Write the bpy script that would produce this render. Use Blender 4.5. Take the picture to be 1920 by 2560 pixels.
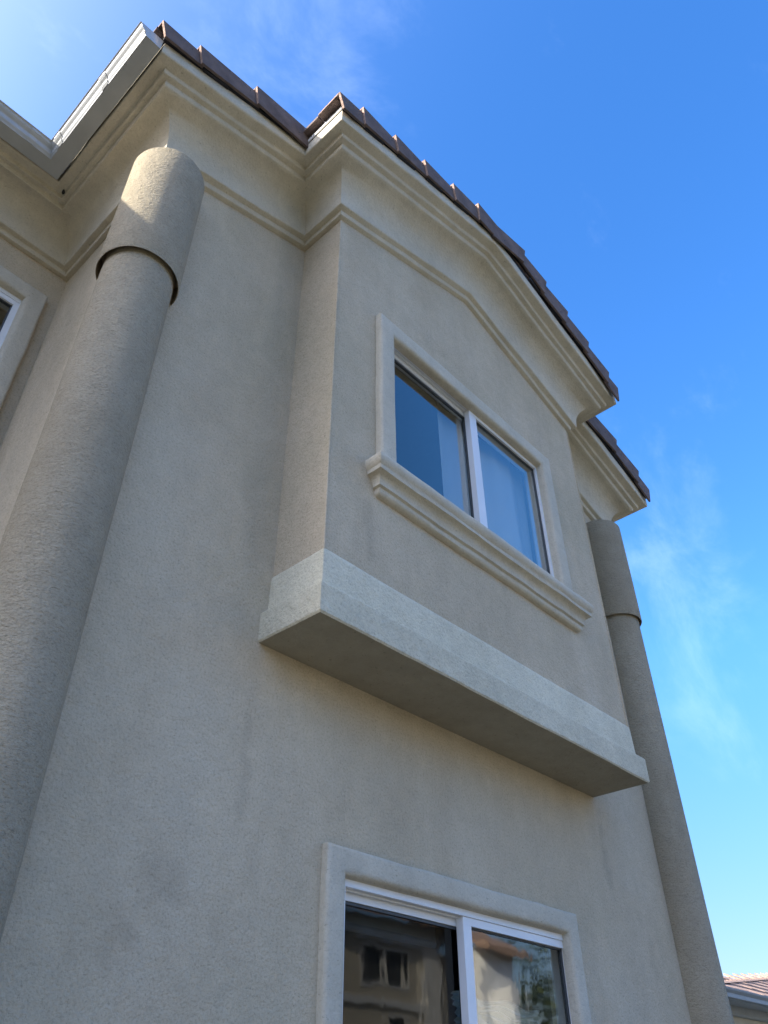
import bpy, bmesh, math, random
from mathutils import Vector, Matrix
random.seed(7)
R = math.radians
for o in list(bpy.data.objects): bpy.data.objects.remove(o)
scn = bpy.context.scene

# ------------------------------------------------------------------ units
# the building was surveyed in a unit of 0.6 m; T() turns survey coordinates into metres
U = 0.6
ZO = 1.5 - 1.2059 * U
def T(x, y, z): return Vector((x * U, y * U, z * U + ZO))

# ------------------------------------------------------------------ camera
ca, cb, cc = 0.8278, 0.6703, -0.0074
fw = Vector((math.sin(ca) * math.cos(cb), math.cos(ca) * math.cos(cb), math.sin(cb)))
rt = Vector((math.cos(ca), -math.sin(ca), 0)); up = rt.cross(fw)
r2 = rt * math.cos(cc) + up * math.sin(cc); u2 = up * math.cos(cc) - rt * math.sin(cc)
cd = bpy.data.cameras.new('camera'); cam = bpy.data.objects.new('camera', cd)
scn.collection.objects.link(cam)
m = Matrix((r2, u2, -fw)).transposed().to_4x4(); m.translation = T(-1.4223, -4, 1.2059)
cam.matrix_world = m
cd.sensor_fit = 'HORIZONTAL'; cd.sensor_width = 36; cd.lens = 36 * 1967.3 / 1920
cd.clip_start = 0.05; cd.clip_end = 2000
scn.camera = cam

# ------------------------------------------------------------------ light
SUN_AZ, SUN_EL = R(-69.0), R(30.0)          # azimuth from +Y towards +X
world = bpy.data.worlds.new('World'); scn.world = world; world.use_nodes = True
wn, wl = world.node_tree.nodes, world.node_tree.links
wn.clear()
def N(nodes, t, **k):
    n = nodes.new(t)
    for a, b in k.items():
        if a.startswith('_'): setattr(n, a[1:], b)
        else: n.inputs[a.replace('__', ' ')].default_value = b
    return n
sky = N(wn, 'ShaderNodeTexSky'); sky.sky_type = 'NISHITA'; sky.sun_disc = False
sky.sun_elevation = SUN_EL; sky.sun_rotation = SUN_AZ
sky.altitude = 0; sky.air_density = 1.0; sky.dust_density = 0.8; sky.ozone_density = 2.0
hs = N(wn, 'ShaderNodeHueSaturation', Saturation=1.34, Value=0.95, Hue=0.509)
wl.new(sky.outputs[0], hs.inputs['Color'])
# thin cirrus
tc = N(wn, 'ShaderNodeTexCoord')
mp = N(wn, 'ShaderNodeMapping'); mp.inputs['Rotation'].default_value = (0.3, 0.2, 0.9); mp.inputs['Scale'].default_value = (1.0, 1.7, 1.3)
wl.new(tc.outputs['Generated'], mp.inputs['Vector'])
nz = N(wn, 'ShaderNodeTexNoise', Scale=5.0, Detail=10.0, Roughness=0.62, Distortion=0.35)
wl.new(mp.outputs[0], nz.inputs['Vector'])
cr = N(wn, 'ShaderNodeMapRange'); cr.inputs['From Min'].default_value = 0.47; cr.inputs['From Max'].default_value = 0.85
cr.interpolation_type = 'SMOOTHSTEP'
mul = N(wn, 'ShaderNodeMath', _operation='MULTIPLY'); mul.inputs[1].default_value = 0.09
# wisps gather in a few banks of the sky (directions in world space, angular radius in degrees)
acc = None
for (dx_, dy_, dz_, rad) in [(0.1734, 0.3369, 0.9254, 8), (0.2342, 0.3317, 0.9139, 6), (0.7782, 0.2716, 0.5663, 9), (0.8249, 0.3079, 0.474, 9), (0.8642, 0.319, 0.3891, 8)]:
    dd = N(wn, 'ShaderNodeVectorMath', _operation='DOT_PRODUCT'); wl.new(tc.outputs['Generated'], dd.inputs[0]); dd.inputs[1].default_value = (dx_, dy_, dz_)
    mr_ = N(wn, 'ShaderNodeMapRange'); mr_.interpolation_type = 'SMOOTHSTEP'
    mr_.inputs['From Min'].default_value = math.cos(R(rad)); mr_.inputs['From Max'].default_value = 1.0
    wl.new(dd.outputs['Value'], mr_.inputs['Value'])
    if acc is None: acc = mr_.outputs[0]
    else:
        ad_ = N(wn, 'ShaderNodeMath', _operation='MAXIMUM'); wl.new(acc, ad_.inputs[0]); wl.new(mr_.outputs[0], ad_.inputs[1]); acc = ad_.outputs[0]
gt = N(wn, 'ShaderNodeMath', _operation='MULTIPLY_ADD'); wl.new(acc, gt.inputs[0]); gt.inputs[1].default_value = 0.17
ns = N(wn, 'ShaderNodeMath', _operation='SUBTRACT'); wl.new(nz.outputs[0], ns.inputs[0]); ns.inputs[1].default_value = 0.10
wl.new(ns.outputs[0], gt.inputs[2]); wl.new(gt.outputs[0], cr.inputs['Value'])
wl.new(cr.outputs[0], mul.inputs[0])
mx = N(wn, 'ShaderNodeMixRGB'); mx.inputs['Color2'].default_value = (5.2, 6.0, 7.0, 1)
wl.new(mul.outputs[0], mx.inputs['Fac']); wl.new(hs.outputs[0], mx.inputs['Color1'])
# thin high haze brightens the sky round the sun, and the haze layer dims the lowest band
sdv = (math.sin(SUN_AZ) * math.cos(SUN_EL), math.cos(SUN_AZ) * math.cos(SUN_EL), math.sin(SUN_EL))
dt = N(wn, 'ShaderNodeVectorMath', _operation='DOT_PRODUCT'); wl.new(tc.outputs['Generated'], dt.inputs[0]); dt.inputs[1].default_value = sdv
cl = N(wn, 'ShaderNodeMapRange'); cl.inputs['From Min'].default_value = -0.05; cl.inputs['From Max'].default_value = 1.0; wl.new(dt.outputs['Value'], cl.inputs['Value'])
pw = N(wn, 'ShaderNodeMath', _operation='POWER'); wl.new(cl.outputs[0], pw.inputs[0]); pw.inputs[1].default_value = 5.0
hz = N(wn, 'ShaderNodeMixRGB', _blend_type='ADD'); hz.inputs['Color2'].default_value = (7.0, 6.6, 6.0, 1)
wl.new(pw.outputs[0], hz.inputs['Fac']); wl.new(mx.outputs[0], hz.inputs['Color1'])
sx = N(wn, 'ShaderNodeSeparateXYZ'); wl.new(tc.outputs['Generated'], sx.inputs[0])
lo = N(wn, 'ShaderNodeMapRange'); lo.inputs['From Min'].default_value = 0.0; lo.inputs['From Max'].default_value = 0.45
lo.inputs['To Min'].default_value = 0.29; lo.inputs['To Max'].default_value = 1.0
wl.new(sx.outputs['Z'], lo.inputs['Value'])
ml = N(wn, 'ShaderNodeVectorMath', _operation='SCALE'); wl.new(hz.outputs[0], ml.inputs[0]); wl.new(lo.outputs[0], ml.inputs['Scale'])
iv = N(wn, 'ShaderNodeMapRange'); iv.inputs['From Min'].default_value = 0.0; iv.inputs['From Max'].default_value = 0.40
iv.inputs['To Min'].default_value = 1.0; iv.inputs['To Max'].default_value = 0.0; wl.new(sx.outputs['Z'], iv.inputs['Value'])
tn = N(wn, 'ShaderNodeMixRGB', _blend_type='MULTIPLY'); tn.inputs['Color2'].default_value = (1.0, 0.84, 0.92, 1)
wl.new(iv.outputs[0], tn.inputs['Fac']); wl.new(ml.outputs[0], tn.inputs['Color1'])
bg = N(wn, 'ShaderNodeBackground', Strength=0.15)
wl.new(tn.outputs[0], bg.inputs[0])
wo = N(wn, 'ShaderNodeOutputWorld'); wl.new(bg.outputs[0], wo.inputs[0])

sd = bpy.data.lights.new('sun', 'SUN'); sd.energy = 3.2; sd.angle = R(0.5); sd.color = (1.0, 0.93, 0.80)
sun = bpy.data.objects.new('sun', sd); scn.collection.objects.link(sun)
sv = Vector((math.sin(SUN_AZ) * math.cos(SUN_EL), math.cos(SUN_AZ) * math.cos(SUN_EL), math.sin(SUN_EL)))
sun.rotation_euler = sv.to_track_quat('Z', 'Y').to_euler(); sun.location = (0, 0, 30)

vs = scn.view_settings
vs.view_transform = 'Standard'; vs.look = 'None'; vs.gamma = 1; vs.use_curve_mapping = False
vs.exposure = 1.74
scn.render.engine = 'CYCLES'
scn.cycles.max_bounces = 10; scn.cycles.diffuse_bounces = 5; scn.cycles.transparent_max_bounces = 12
scn.cycles.caustics_reflective = False; scn.cycles.caustics_refractive = False
scn.cycles.use_denoising = True
try:
    scn.cycles.denoiser = 'OPENIMAGEDENOISE'; scn.cycles.denoising_prefilter = 'ACCURATE'; scn.cycles.denoising_input_passes = 'RGB_ALBEDO_NORMAL'
except Exception: pass

# ------------------------------------------------------------------ materials
def newmat(name):
    m = bpy.data.materials.new(name); m.use_nodes = True
    n, l = m.node_tree.nodes, m.node_tree.links
    p = n['Principled BSDF']
    return m, n, l, p
def ramp(n, pts):
    r = n.new('ShaderNodeValToRGB'); e = r.color_ramp.elements
    e[0].position, e[0].color = pts[0][0], (*pts[0][1], 1)
    e[1].position, e[1].color = pts[-1][0], (*pts[-1][1], 1)
    for p, c in pts[1:-1]:
        x = e.new(p); x.color = (*c, 1)
    return r
def mixc(n, l, mode, fac, a, b):
    x = n.new('ShaderNodeMixRGB'); x.blend_type = mode
    for s, v in (('Fac', fac), ('Color1', a), ('Color2', b)):
        if hasattr(v, 'links') or hasattr(v, 'is_linked'): l.new(v, x.inputs[s])
        else: x.inputs[s].default_value = v if s == 'Fac' else (*v, 1)
    return x.outputs[0]
def noise(n, l, vec, scale, detail=3, rough=0.55, stretch=None, dist=0, rot=None):
    if stretch or rot:
        mp = n.new('ShaderNodeMapping')
        if stretch: mp.inputs['Scale'].default_value = stretch
        if rot: mp.inputs['Rotation'].default_value = rot
        l.new(vec, mp.inputs['Vector']); vec = mp.outputs[0]
    t = n.new('ShaderNodeTexNoise'); t.inputs['Scale'].default_value = scale
    t.inputs['Detail'].default_value = detail; t.inputs['Roughness'].default_value = rough
    t.inputs['Distortion'].default_value = dist
    l.new(vec, t.inputs['Vector']); return t.outputs[0]
def stucco(name, c1, c2, c3, grain=1.0, stains=(), streak=0.0, speck=0.65, ledge=None):
    """sand-float stucco: blotchy tint, drifting warm and cool patches, fine pits, raised grain"""
    m, n, l, p = newmat(name)
    v = n.new('ShaderNodeTexCoord').outputs['Object']
    big = noise(n, l, v, 0.9, 4, 0.6)
    r = ramp(n, [(0.36, c1), (0.5, c2), (0.66, c3)]); l.new(big, r.inputs[0])
    col = r.outputs[0]
    # rain-washed vertical drifts
    vert = noise(n, l, v, 2.2, 5, 0.6, (1.6, 1.6, 0.35), 0.4)
    rv = ramp(n, [(0.35, (0.91, 0.905, 0.90)), (0.6, (1.03, 1.03, 1.03))]); l.new(vert, rv.inputs[0])
    col = mixc(n, l, 'MULTIPLY', 0.75, col, rv.outputs[0])
    mott = noise(n, l, v, 13, 4, 0.65)
    rm = ramp(n, [(0.3, (0.90, 0.90, 0.90)), (0.7, (1.06, 1.06, 1.06))]); l.new(mott, rm.inputs[0])
    col = mixc(n, l, 'MULTIPLY', 0.7, col, rm.outputs[0])
    g1 = noise(n, l, v, 95, 4, 0.75, (1, 1, 1 + streak))
    rg = ramp(n, [(0.30, (0.55, 0.54, 0.50)), (0.47, (1, 1, 1)), (0.7, (1.16, 1.16, 1.16))]); l.new(g1, rg.inputs[0])
    col = mixc(n, l, 'MULTIPLY', speck, col, rg.outputs[0])
    pit = noise(n, l, v, 42, 3, 0.75, (1, 1, 2.2))
    rp = ramp(n, [(0.30, (0.45, 0.43, 0.40)), (0.37, (1, 1, 1))]); l.new(pit, rp.inputs[0])
    col = mixc(n, l, 'MULTIPLY', 0.55, col, rp.outputs[0])
    for (cx, cy, cz, rad, dark) in stains:      # a stain with a shape of its own
        mp = n.new('ShaderNodeMapping'); mp.vector_type = 'TEXTURE'
        mp.inputs['Location'].default_value = (cx, cy, cz); mp.inputs['Scale'].default_value = rad
        l.new(v, mp.inputs['Vector'])
        nn = n.new('ShaderNodeTexNoise'); nn.inputs['Scale'].default_value = 9; nn.inputs['Detail'].default_value = 4
        l.new(v, nn.inputs['Vector'])
        ad = n.new('ShaderNodeVectorMath'); ad.operation = 'MULTIPLY_ADD'
        l.new(nn.outputs['Color'], ad.inputs[0]); ad.inputs[1].default_value = (2.4, 2.4, 2.4); l.new(mp.outputs[0], ad.inputs[2])
        sb = n.new('ShaderNodeVectorMath'); sb.operation = 'SUBTRACT'; l.new(ad.outputs[0], sb.inputs[0]); sb.inputs[1].default_value = (1.2, 1.2, 1.2)
        ln = n.new('ShaderNodeVectorMath'); ln.operation = 'LENGTH'; l.new(sb.outputs[0], ln.inputs[0])
        mr = n.new('ShaderNodeMapRange'); mr.interpolation_type = 'SMOOTHSTEP'
        mr.inputs['From Min'].default_value = 0.25; mr.inputs['From Max'].default_value = 1.0
        mr.inputs['To Min'].default_value = dark; mr.inputs['To Max'].default_value = 1.0
        l.new(ln.outputs['Value'], mr.inputs['Value'])
        col = mixc(n, l, 'MULTIPLY', 1.0, col, mr.outputs[0])
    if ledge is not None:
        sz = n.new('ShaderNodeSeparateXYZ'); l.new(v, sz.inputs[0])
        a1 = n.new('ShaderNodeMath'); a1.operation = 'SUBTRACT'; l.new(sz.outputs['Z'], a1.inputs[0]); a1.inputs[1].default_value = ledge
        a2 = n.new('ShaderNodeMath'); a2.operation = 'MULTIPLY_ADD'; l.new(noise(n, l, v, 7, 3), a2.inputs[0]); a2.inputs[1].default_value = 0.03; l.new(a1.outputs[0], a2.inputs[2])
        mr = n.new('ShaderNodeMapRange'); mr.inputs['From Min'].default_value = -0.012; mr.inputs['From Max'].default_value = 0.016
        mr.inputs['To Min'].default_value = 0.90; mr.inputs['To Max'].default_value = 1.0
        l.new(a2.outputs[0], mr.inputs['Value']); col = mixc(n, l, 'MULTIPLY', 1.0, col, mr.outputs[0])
    l.new(col, p.inputs['Base Color'])
    p.inputs['Roughness'].default_value = 0.93
    p.inputs['Specular IOR Level'].default_value = 0.15
    b2 = noise(n, l, v, 90, 3, 0.7, (1, 1, 1 + 1.2 * streak))
    b3 = noise(n, l, v, 30, 4, 0.65, (1, 1, 1 + 2.5 * streak))
    b4 = noise(n, l, v, 5, 3, 0.5)
    bm = n.new('ShaderNodeBump'); bm.inputs['Strength'].default_value = 0.8 * grain; bm.inputs['Distance'].default_value = 0.006
    l.new(b2, bm.inputs['Height'])
    bn = n.new('ShaderNodeBump'); bn.inputs['Strength'].default_value = 0.6 * grain; bn.inputs['Distance'].default_value = 0.012
    l.new(b3, bn.inputs['Height']); l.new(bm.outputs[0], bn.inputs['Normal'])
    bo = n.new('ShaderNodeBump'); bo.inputs['Strength'].default_value = 0.35; bo.inputs['Distance'].default_value = 0.03
    l.new(b4, bo.inputs['Height']); l.new(bn.outputs[0], bo.inputs['Normal'])
    l.new(bo.outputs[0], p.inputs['Normal'])
    return m
def plain(name, c, rough=0.6, var=0.08, scale=8, bump=0.0, bscale=60, spec=0.5, metal=0):
    m, n, l, p = newmat(name)
    v = n.new('ShaderNodeTexCoord').outputs['Object']
    t = noise(n, l, v, scale, 4, 0.6)
    r = ramp(n, [(0.3, tuple(x * (1 - var) for x in c)), (0.7, tuple(min(1, x * (1 + var)) for x in c))])
    l.new(t, r.inputs[0]); l.new(r.outputs[0], p.inputs['Base Color'])
    p.inputs['Roughness'].default_value = rough; p.inputs['Specular IOR Level'].default_value = spec
    p.inputs['Metallic'].default_value = metal
    if bump:
        t2 = noise(n, l, v, bscale, 4, 0.7)
        b = n.new('ShaderNodeBump'); b.inputs['Strength'].default_value = bump; b.inputs['Distance'].default_value = 0.01
        l.new(t2, b.inputs['Height']); l.new(b.outputs[0], p.inputs['Normal'])
    return m

M = {}
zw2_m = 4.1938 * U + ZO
M['wall'] = stucco('wall_stucco', (0.514, 0.434, 0.306), (0.562, 0.468, 0.334), (0.584, 0.499, 0.369), 1.0,
    stains=[(*T(1.16, 0, 2.30)[:], (0.16, 0.2, 0.13), 0.88), (*T(1.62, 0, 2.05)[:], (0.13, 0.2, 0.26), 0.93), (*T(1.60, 0, 3.2)[:], (0.05, 0.1, 0.50), 0.90), (*T(6.15, 0, 3.4)[:], (0.06, 0.1, 0.40), 0.88), (*T(2.15, -.56, 5.0)[:], (0.06, 0.1, 0.30), 0.90), (*T(3.0, -.56, 8.1)[:], (0.30, 0.1, 0.16), 0.92),
            (*T(0.9, 0, 1.95)[:], (0.12, 0.2, 0.10), 0.88), (*T(6.75, 0, 2.6)[:], (0.05, 0.1, 0.18), 0.9)])
M['trim'] = stucco('trim_stucco', (0.546, 0.494, 0.389), (0.578, 0.523, 0.414), (0.609, 0.553, 0.445), 0.75, speck=0.35)
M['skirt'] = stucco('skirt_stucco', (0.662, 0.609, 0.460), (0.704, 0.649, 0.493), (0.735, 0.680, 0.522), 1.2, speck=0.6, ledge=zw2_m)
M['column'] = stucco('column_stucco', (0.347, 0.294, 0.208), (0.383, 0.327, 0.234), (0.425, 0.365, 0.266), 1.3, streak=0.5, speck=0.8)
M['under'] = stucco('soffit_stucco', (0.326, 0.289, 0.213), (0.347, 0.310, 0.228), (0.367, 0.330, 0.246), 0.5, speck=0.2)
M['white'] = plain('white_vinyl', (0.78, 0.79, 0.80), 0.35, 0.03, 5)
M['gutter'] = plain('white_gutter_paint', (0.42, 0.43, 0.43), 0.25, 0.06, 7, 0.05, 12)
M['seal'] = plain('dark_window_seal', (0.07, 0.078, 0.085), 0.6)
M['felt'] = plain('black_felt', (0.02, 0.02, 0.026), 0.85, 0.3, 20, 0.4, 40)
M['tile'] = plain('brown_concrete_tile', (0.150, 0.112, 0.100), 0.85, 0.26, 9, 0.5, 90, 0.25)
M['tile_edge'] = plain('broken_tile_edge', (0.36, 0.25, 0.20), 0.95, 0.35, 40, 0.9, 60, 0.2)
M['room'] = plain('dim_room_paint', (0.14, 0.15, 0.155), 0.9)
M['concrete'] = plain('patio_concrete', (0.15, 0.14, 0.12), 0.9, 0.12, 2.5, 0.3, 60, 0.2)
M['lawn'] = plain('dry_lawn', (0.075, 0.075, 0.05), 0.95, 0.35, 3, 0.6, 40, 0.1)
M['pink_tile'] = plain('pinkish_roof_tile', (0.36, 0.245, 0.185), 0.9, 0.35, 14, 0.5, 30, 0.2)
M['grey_fascia'] = plain('grey_fascia_paint', (0.30, 0.32, 0.33), 0.5, 0.06)
M['grey_trim'] = plain('pale_grey_trim_paint', (0.42, 0.44, 0.45), 0.6, 0.06)
M['cream_wall'] = plain('cream_house_wall', (0.62, 0.57, 0.47), 0.9, 0.06, 3, 0.2, 60)
M['bark'] = plain('tree_bark', (0.10, 0.075, 0.05), 0.95, 0.3, 12, 0.8, 30)
M['twig'] = plain('dead_leaf', (0.02, 0.018, 0.015), 0.9)
def glass(name, wav, tint, boost=1.9):
    m, n, l, p = newmat(name); n.remove(p)
    out = n['Material Output']
    tr = n.new('ShaderNodeBsdfTransparent'); tr.inputs[0].default_value = (*tint, 1)
    tb = n.new('ShaderNodeBsdfTransparent')
    gl = n.new('ShaderNodeBsdfGlossy'); gl.inputs['Roughness'].default_value = 0.035 if wav > .04 else 0.0; gl.inputs[0].default_value = (.97, .95, .86, 1)
    fr = n.new('ShaderNodeFresnel'); fr.inputs[0].default_value = 1.5
    v = n.new('ShaderNodeTexCoord').outputs['Object']
    if wav:
        t = noise(n, l, v, 3.2, 3, 0.55, (1, 1, .7), 0.5)
        b = n.new('ShaderNodeBump'); b.inputs['Strength'].default_value = wav; b.inputs['Distance'].default_value = 0.02
        l.new(t, b.inputs['Height']); l.new(b.outputs[0], gl.inputs['Normal'])
    mu = n.new('ShaderNodeMath'); mu.operation = 'MULTIPLY'; mu.inputs[1].default_value = boost; mu.use_clamp = True
    l.new(fr.outputs[0], mu.inputs[0])
    mi = n.new('ShaderNodeMixShader'); l.new(mu.outputs[0], mi.inputs[0]); l.new(tr.outputs[0], mi.inputs[1]); l.new(gl.outputs[0], mi.inputs[2])
    g = n.new('ShaderNodeNewGeometry')
    m2 = n.new('ShaderNodeMixShader'); l.new(g.outputs['Backfacing'], m2.inputs[0]); l.new(mi.outputs[0], m2.inputs[1]); l.new(tb.outputs[0], m2.inputs[2])
    l.new(m2.outputs[0], out.inputs[0])
    return m
M['glass'] = glass('window_glass', 0.02, (0.72, 0.78, 0.80), 2.5)
M['glass_screened'] = glass('screened_window_glass', 0.06, (0.30, 0.34, 0.37), 0.75)
M['glass_wavy'] = glass('wavy_window_glass', 0.06, (0.55, 0.6, 0.6))
def fabric():
    m, n, l, p = newmat('sheer_white_fabric'); n.remove(p)
    d = n.new('ShaderNodeBsdfDiffuse'); d.inputs[0].default_value = (0.82, 0.84, 0.86, 1)
    t = n.new('ShaderNodeBsdfTranslucent'); t.inputs[0].default_value = (0.8, 0.8, 0.8, 1)
    mi = n.new('ShaderNodeMixShader'); mi.inputs[0].default_value = 0.3
    l.new(d.outputs[0], mi.inputs[1]); l.new(t.outputs[0], mi.inputs[2]); l.new(mi.outputs[0], n['Material Output'].inputs[0])
    return m
M['fabric'] = fabric()
def leafmat(name, a, b):
    m, n, l, p = newmat(name)
    oi = n.new('ShaderNodeNewGeometry')
    r = ramp(n, [(0, a), (1, b)]); l.new(oi.outputs['Random Per Island'], r.inputs[0])
    l.new(r.outputs[0], p.inputs['Base Color']); p.inputs['Roughness'].default_value = 0.6
    return m
M['leaf'] = leafmat('green_leaves', (0.03, 0.055, 0.015), (0.11, 0.14, 0.05))
M['hedge'] = leafmat('dark_hedge_leaves', (0.012, 0.025, 0.008), (0.04, 0.06, 0.02))

# ------------------------------------------------------------------ object helpers
def link(o): scn.collection.objects.link(o); return o
def thing(name, label, cat, loc, group=None):
    o = link(bpy.data.objects.new(name, None)); o.location = loc; o.empty_display_size = 0.3
    o['label'] = label; o['category'] = cat
    if group: o['group'] = group
    bpy.context.view_layer.update()
    return o
def tag(o, label, cat, group=None):
    o['label'] = label; o['category'] = cat
    if group: o['group'] = group
class MB:
    def __init__(s): s.v = []; s.f = []; s.mi = []; s.mats = []
    def vert(s, p): s.v.append(Vector(p)); return len(s.v) - 1
    def face(s, pts, mi=0): s.f.append([s.vert(p) for p in pts]); s.mi.append(mi)
    def box(s, a, b, mi=0):
        x0, y0, z0 = a; x1, y1, z1 = b
        c = [(x0,y0,z0),(x1,y0,z0),(x1,y1,z0),(x0,y1,z0),(x0,y0,z1),(x1,y0,z1),(x1,y1,z1),(x0,y1,z1)]
        i = [s.vert(p) for p in c]
        for q in ((0,3,2,1),(4,5,6,7),(0,1,5,4),(1,2,6,5),(2,3,7,6),(3,0,4,7)):
            s.f.append([i[k] for k in q]); s.mi.append(mi)
    def prism(s, pts, d, mi=0):
        """closed polygon pts extruded by vector d"""
        d = Vector(d); a = [s.vert(p) for p in pts]; b = [s.vert(Vector(p) + d) for p in pts]
        n = len(pts)
        s.f.append(a[::-1]); s.mi.append(mi); s.f.append(b); s.mi.append(mi)
        for k in range(n):
            s.f.append([a[k], a[(k+1) % n], b[(k+1) % n], b[k]]); s.mi.append(mi)
    def sweep(s, rings, closed_profile=False, closed_path=False, cap=False, mi=0):
        idx = [[s.vert(p) for p in r] for r in rings]
        n = len(rings[0]); m = len(rings)
        for i in range(m if closed_path else m - 1):
            a, b = idx[i], idx[(i+1) % m]
            for k in range(n if closed_profile else n - 1):
                s.f.append([a[k], a[(k+1) % n], b[(k+1) % n], b[k]]); s.mi.append(mi)
        if cap:
            s.f.append(idx[0][::-1]); s.mi.append(mi); s.f.append(idx[-1]); s.mi.append(mi)
    def build(s, name, mats, parent=None, smooth=False, metric=False, angle=35, bevel=0, fixn=True):
        me = bpy.data.meshes.new(name)
        V = s.v if metric else [T(*p) for p in s.v]
        me.from_pydata([tuple(p) for p in V], [], s.f)
        if not isinstance(mats, (list, tuple)): mats = [mats]
        for k in mats: me.materials.append(M[k])
        for i, p in enumerate(me.polygons): p.material_index = s.mi[i]
        o = link(bpy.data.objects.new(name, me))
        bm = bmesh.new(); bm.from_mesh(me)
        bmesh.ops.remove_doubles(bm, verts=bm.verts, dist=1e-5)
        if fixn: bmesh.ops.recalc_face_normals(bm, faces=bm.faces)
        bm.to_mesh(me); bm.free()
        if bevel:
            b = o.modifiers.new('bevel', 'BEVEL'); b.width = bevel; b.segments = 2; b.limit_method = 'ANGLE'; b.angle_limit = R(40)
        if smooth:
            me.polygons.foreach_set('use_smooth', [True] * len(me.polygons))
            me.set_sharp_from_angle(angle=R(angle))
        if parent is not None:
            o.parent = parent; o.matrix_parent_inverse = parent.matrix_world.inverted()
            bpy.context.view_layer.update()
        return o
def rnd(pts, r, seg=4, closed=False):
    """round the corners of a 2-D polyline; r = radius or list"""
    out = []; n = len(pts)
    for i, p in enumerate(pts):
        rr = r[i] if isinstance(r, (list, tuple)) else r
        if (not closed and i in (0, n-1)) or rr <= 0: out.append(tuple(p)); continue
        a = Vector(pts[i-1]); b = Vector(p); c = Vector(pts[(i+1) % n])
        da, dc = (a-b), (c-b); t = min(rr, da.length * .48, dc.length * .48)
        s, e = b + da.normalized() * t, b + dc.normalized() * t
        for k in range(seg + 1):
            q = k / seg
            out.append(tuple(s * (1-q)**2 + b * 2*q*(1-q) + e * q*q))
    return out
def wob(a, b=0.0, amp=0.004):
    return amp * (math.sin(a * 3.1 + b * 7) + .6 * math.sin(a * 7.7 + 1.3 + b * 3) + .4 * math.sin(a * 17.3 + 2.1 + b))

# ------------------------------------------------------------------ survey constants
mx0, mx1, my1 = -0.0056, 7.76, 1.8067
bx0, bx1, d = 1.6801, 6.0463, 0.56
xa = 3.872
zA, sl = 10.275, 0.3268
zG = (0 - ZO) / U                      # ground in survey units
zb, zw2, zw, e = 3.9454, 4.1938, 4.5321, 0.0787
def g(x): return zA - sl * abs(x - xa)
YB = 9.0

house = thing('stucco_house', 'beige stucco house with a gabled bay jutting out over the lower window', 'house', T(3.9, 2, zG))

# ---- walls
def panel(mb, plane, a0, a1, z0, z1, holes, pos, th, top=None, mi=0):
    """vertical wall panel with rectangular holes; plane 'y' (normal -y) or 'x' (normal -x)"""
    xs = sorted({a0, a1, *[h[0] for h in holes], *[h[1] for h in holes]})
    zs = sorted({z0, z1, *[h[2] for h in holes], *[h[3] for h in holes]})
    def P(a, q, z): return (a, pos + q, z) if plane == 'y' else (pos + q, a, z)
    for i in range(len(xs)-1):
        for k in range(len(zs)-1):
            cx, cz = (xs[i]+xs[i+1])/2, (zs[k]+zs[k+1])/2
            if any(h[0] < cx < h[1] and h[2] < cz < h[3] for h in holes): continue
            for q in (0, th):
                mb.face([P(xs[i], q, zs[k]), P(xs[i+1], q, zs[k]), P(xs[i+1], q, zs[k+1]), P(xs[i], q, zs[k+1])], mi)
    for h in holes:
        c = [(h[0], h[2]), (h[1], h[2]), (h[1], h[3]), (h[0], h[3])]
        for i in range(4):
            (p, r), (q, s) = c[i], c[(i+1) % 4]
            mb.face([P(p, 0, r), P(q, 0, s), P(q, th, s), P(p, th, r)], mi)
UW = (2.46, 5.085, 5.50, 7.565)        # upper window opening x0 x1 z0 z1
LW = (2.50, 5.235, 0.88, 2.552)        # lower window
SW = (-2.75, -0.30, 5.75, 7.645)       # side window in the recess
mb = MB()
panel(mb, 'y', mx0, mx1, zG, 8.62, [LW, (1.95, 5.8, 4.6, 8.2)], 0, 0.25)
panel(mb, 'x', 0.25, my1, zG, 8.62, [], mx0, 0.25)
panel(mb, 'y', -9, mx0 + .25, zG, 8.62, [SW], my1, 0.25)
panel(mb, 'x', 0.25, YB, zG, 8.62, [], mx1 - .25, 0.25)
wall = mb.build('wall', 'wall', house, fixn=False)
# gable infill behind the cornice
mb = MB()
mb.prism([(mx0, 0, 8.62), (mx1, 0, 8.62), (mx1, 0, g(mx1) + .1), (xa, 0, zA + .1), (mx0, 0, g(mx0) + .1)], (0, .25, 0))
mb.build('gable_wall', 'wall', house)
# ---- bay
mb = MB()
panel(mb, 'y', bx0, bx1, zb + .02, 8.62, [UW], -d, 0.22)
mb.face([(bx0, -d, zb+.02), (bx0, 0, zb+.02), (bx0, 0, 8.62), (bx0, -d, 8.62)])
mb.face([(bx1, -d, zb+.02), (bx1, 0, zb+.02), (bx1, 0, 8.62), (bx1, -d, 8.62)])
mb.prism([(bx0, -d, 8.62), (bx1, -d, 8.62), (bx1, -d, g(bx1) + .05), (xa, -d, zA + .05), (bx0, -d, g(bx0) + .05)], (0, d - .002, 0))
bay = mb.build('bay', 'wall', house, fixn=False)
mb = MB()
mb.prism([(bx0 - .002 + .008 * math.cos(k * math.pi / 5), -d - .002 + .008 * math.sin(k * math.pi / 5), zw - .01) for k in range(10)], (0, 0, 8.80 - zw))
mb.build('corner_bead', 'wall', bay, smooth=True, angle=60)
mb = MB()
mb.prism([(bx1 + .002 + .008 * math.cos(k * math.pi / 5), -d - .002 + .008 * math.sin(k * math.pi / 5), zw - .01) for k in range(10)], (0, 0, 8.80 - zw))
mb.build('corner_bead', 'wall', bay, smooth=True, angle=60)
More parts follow.
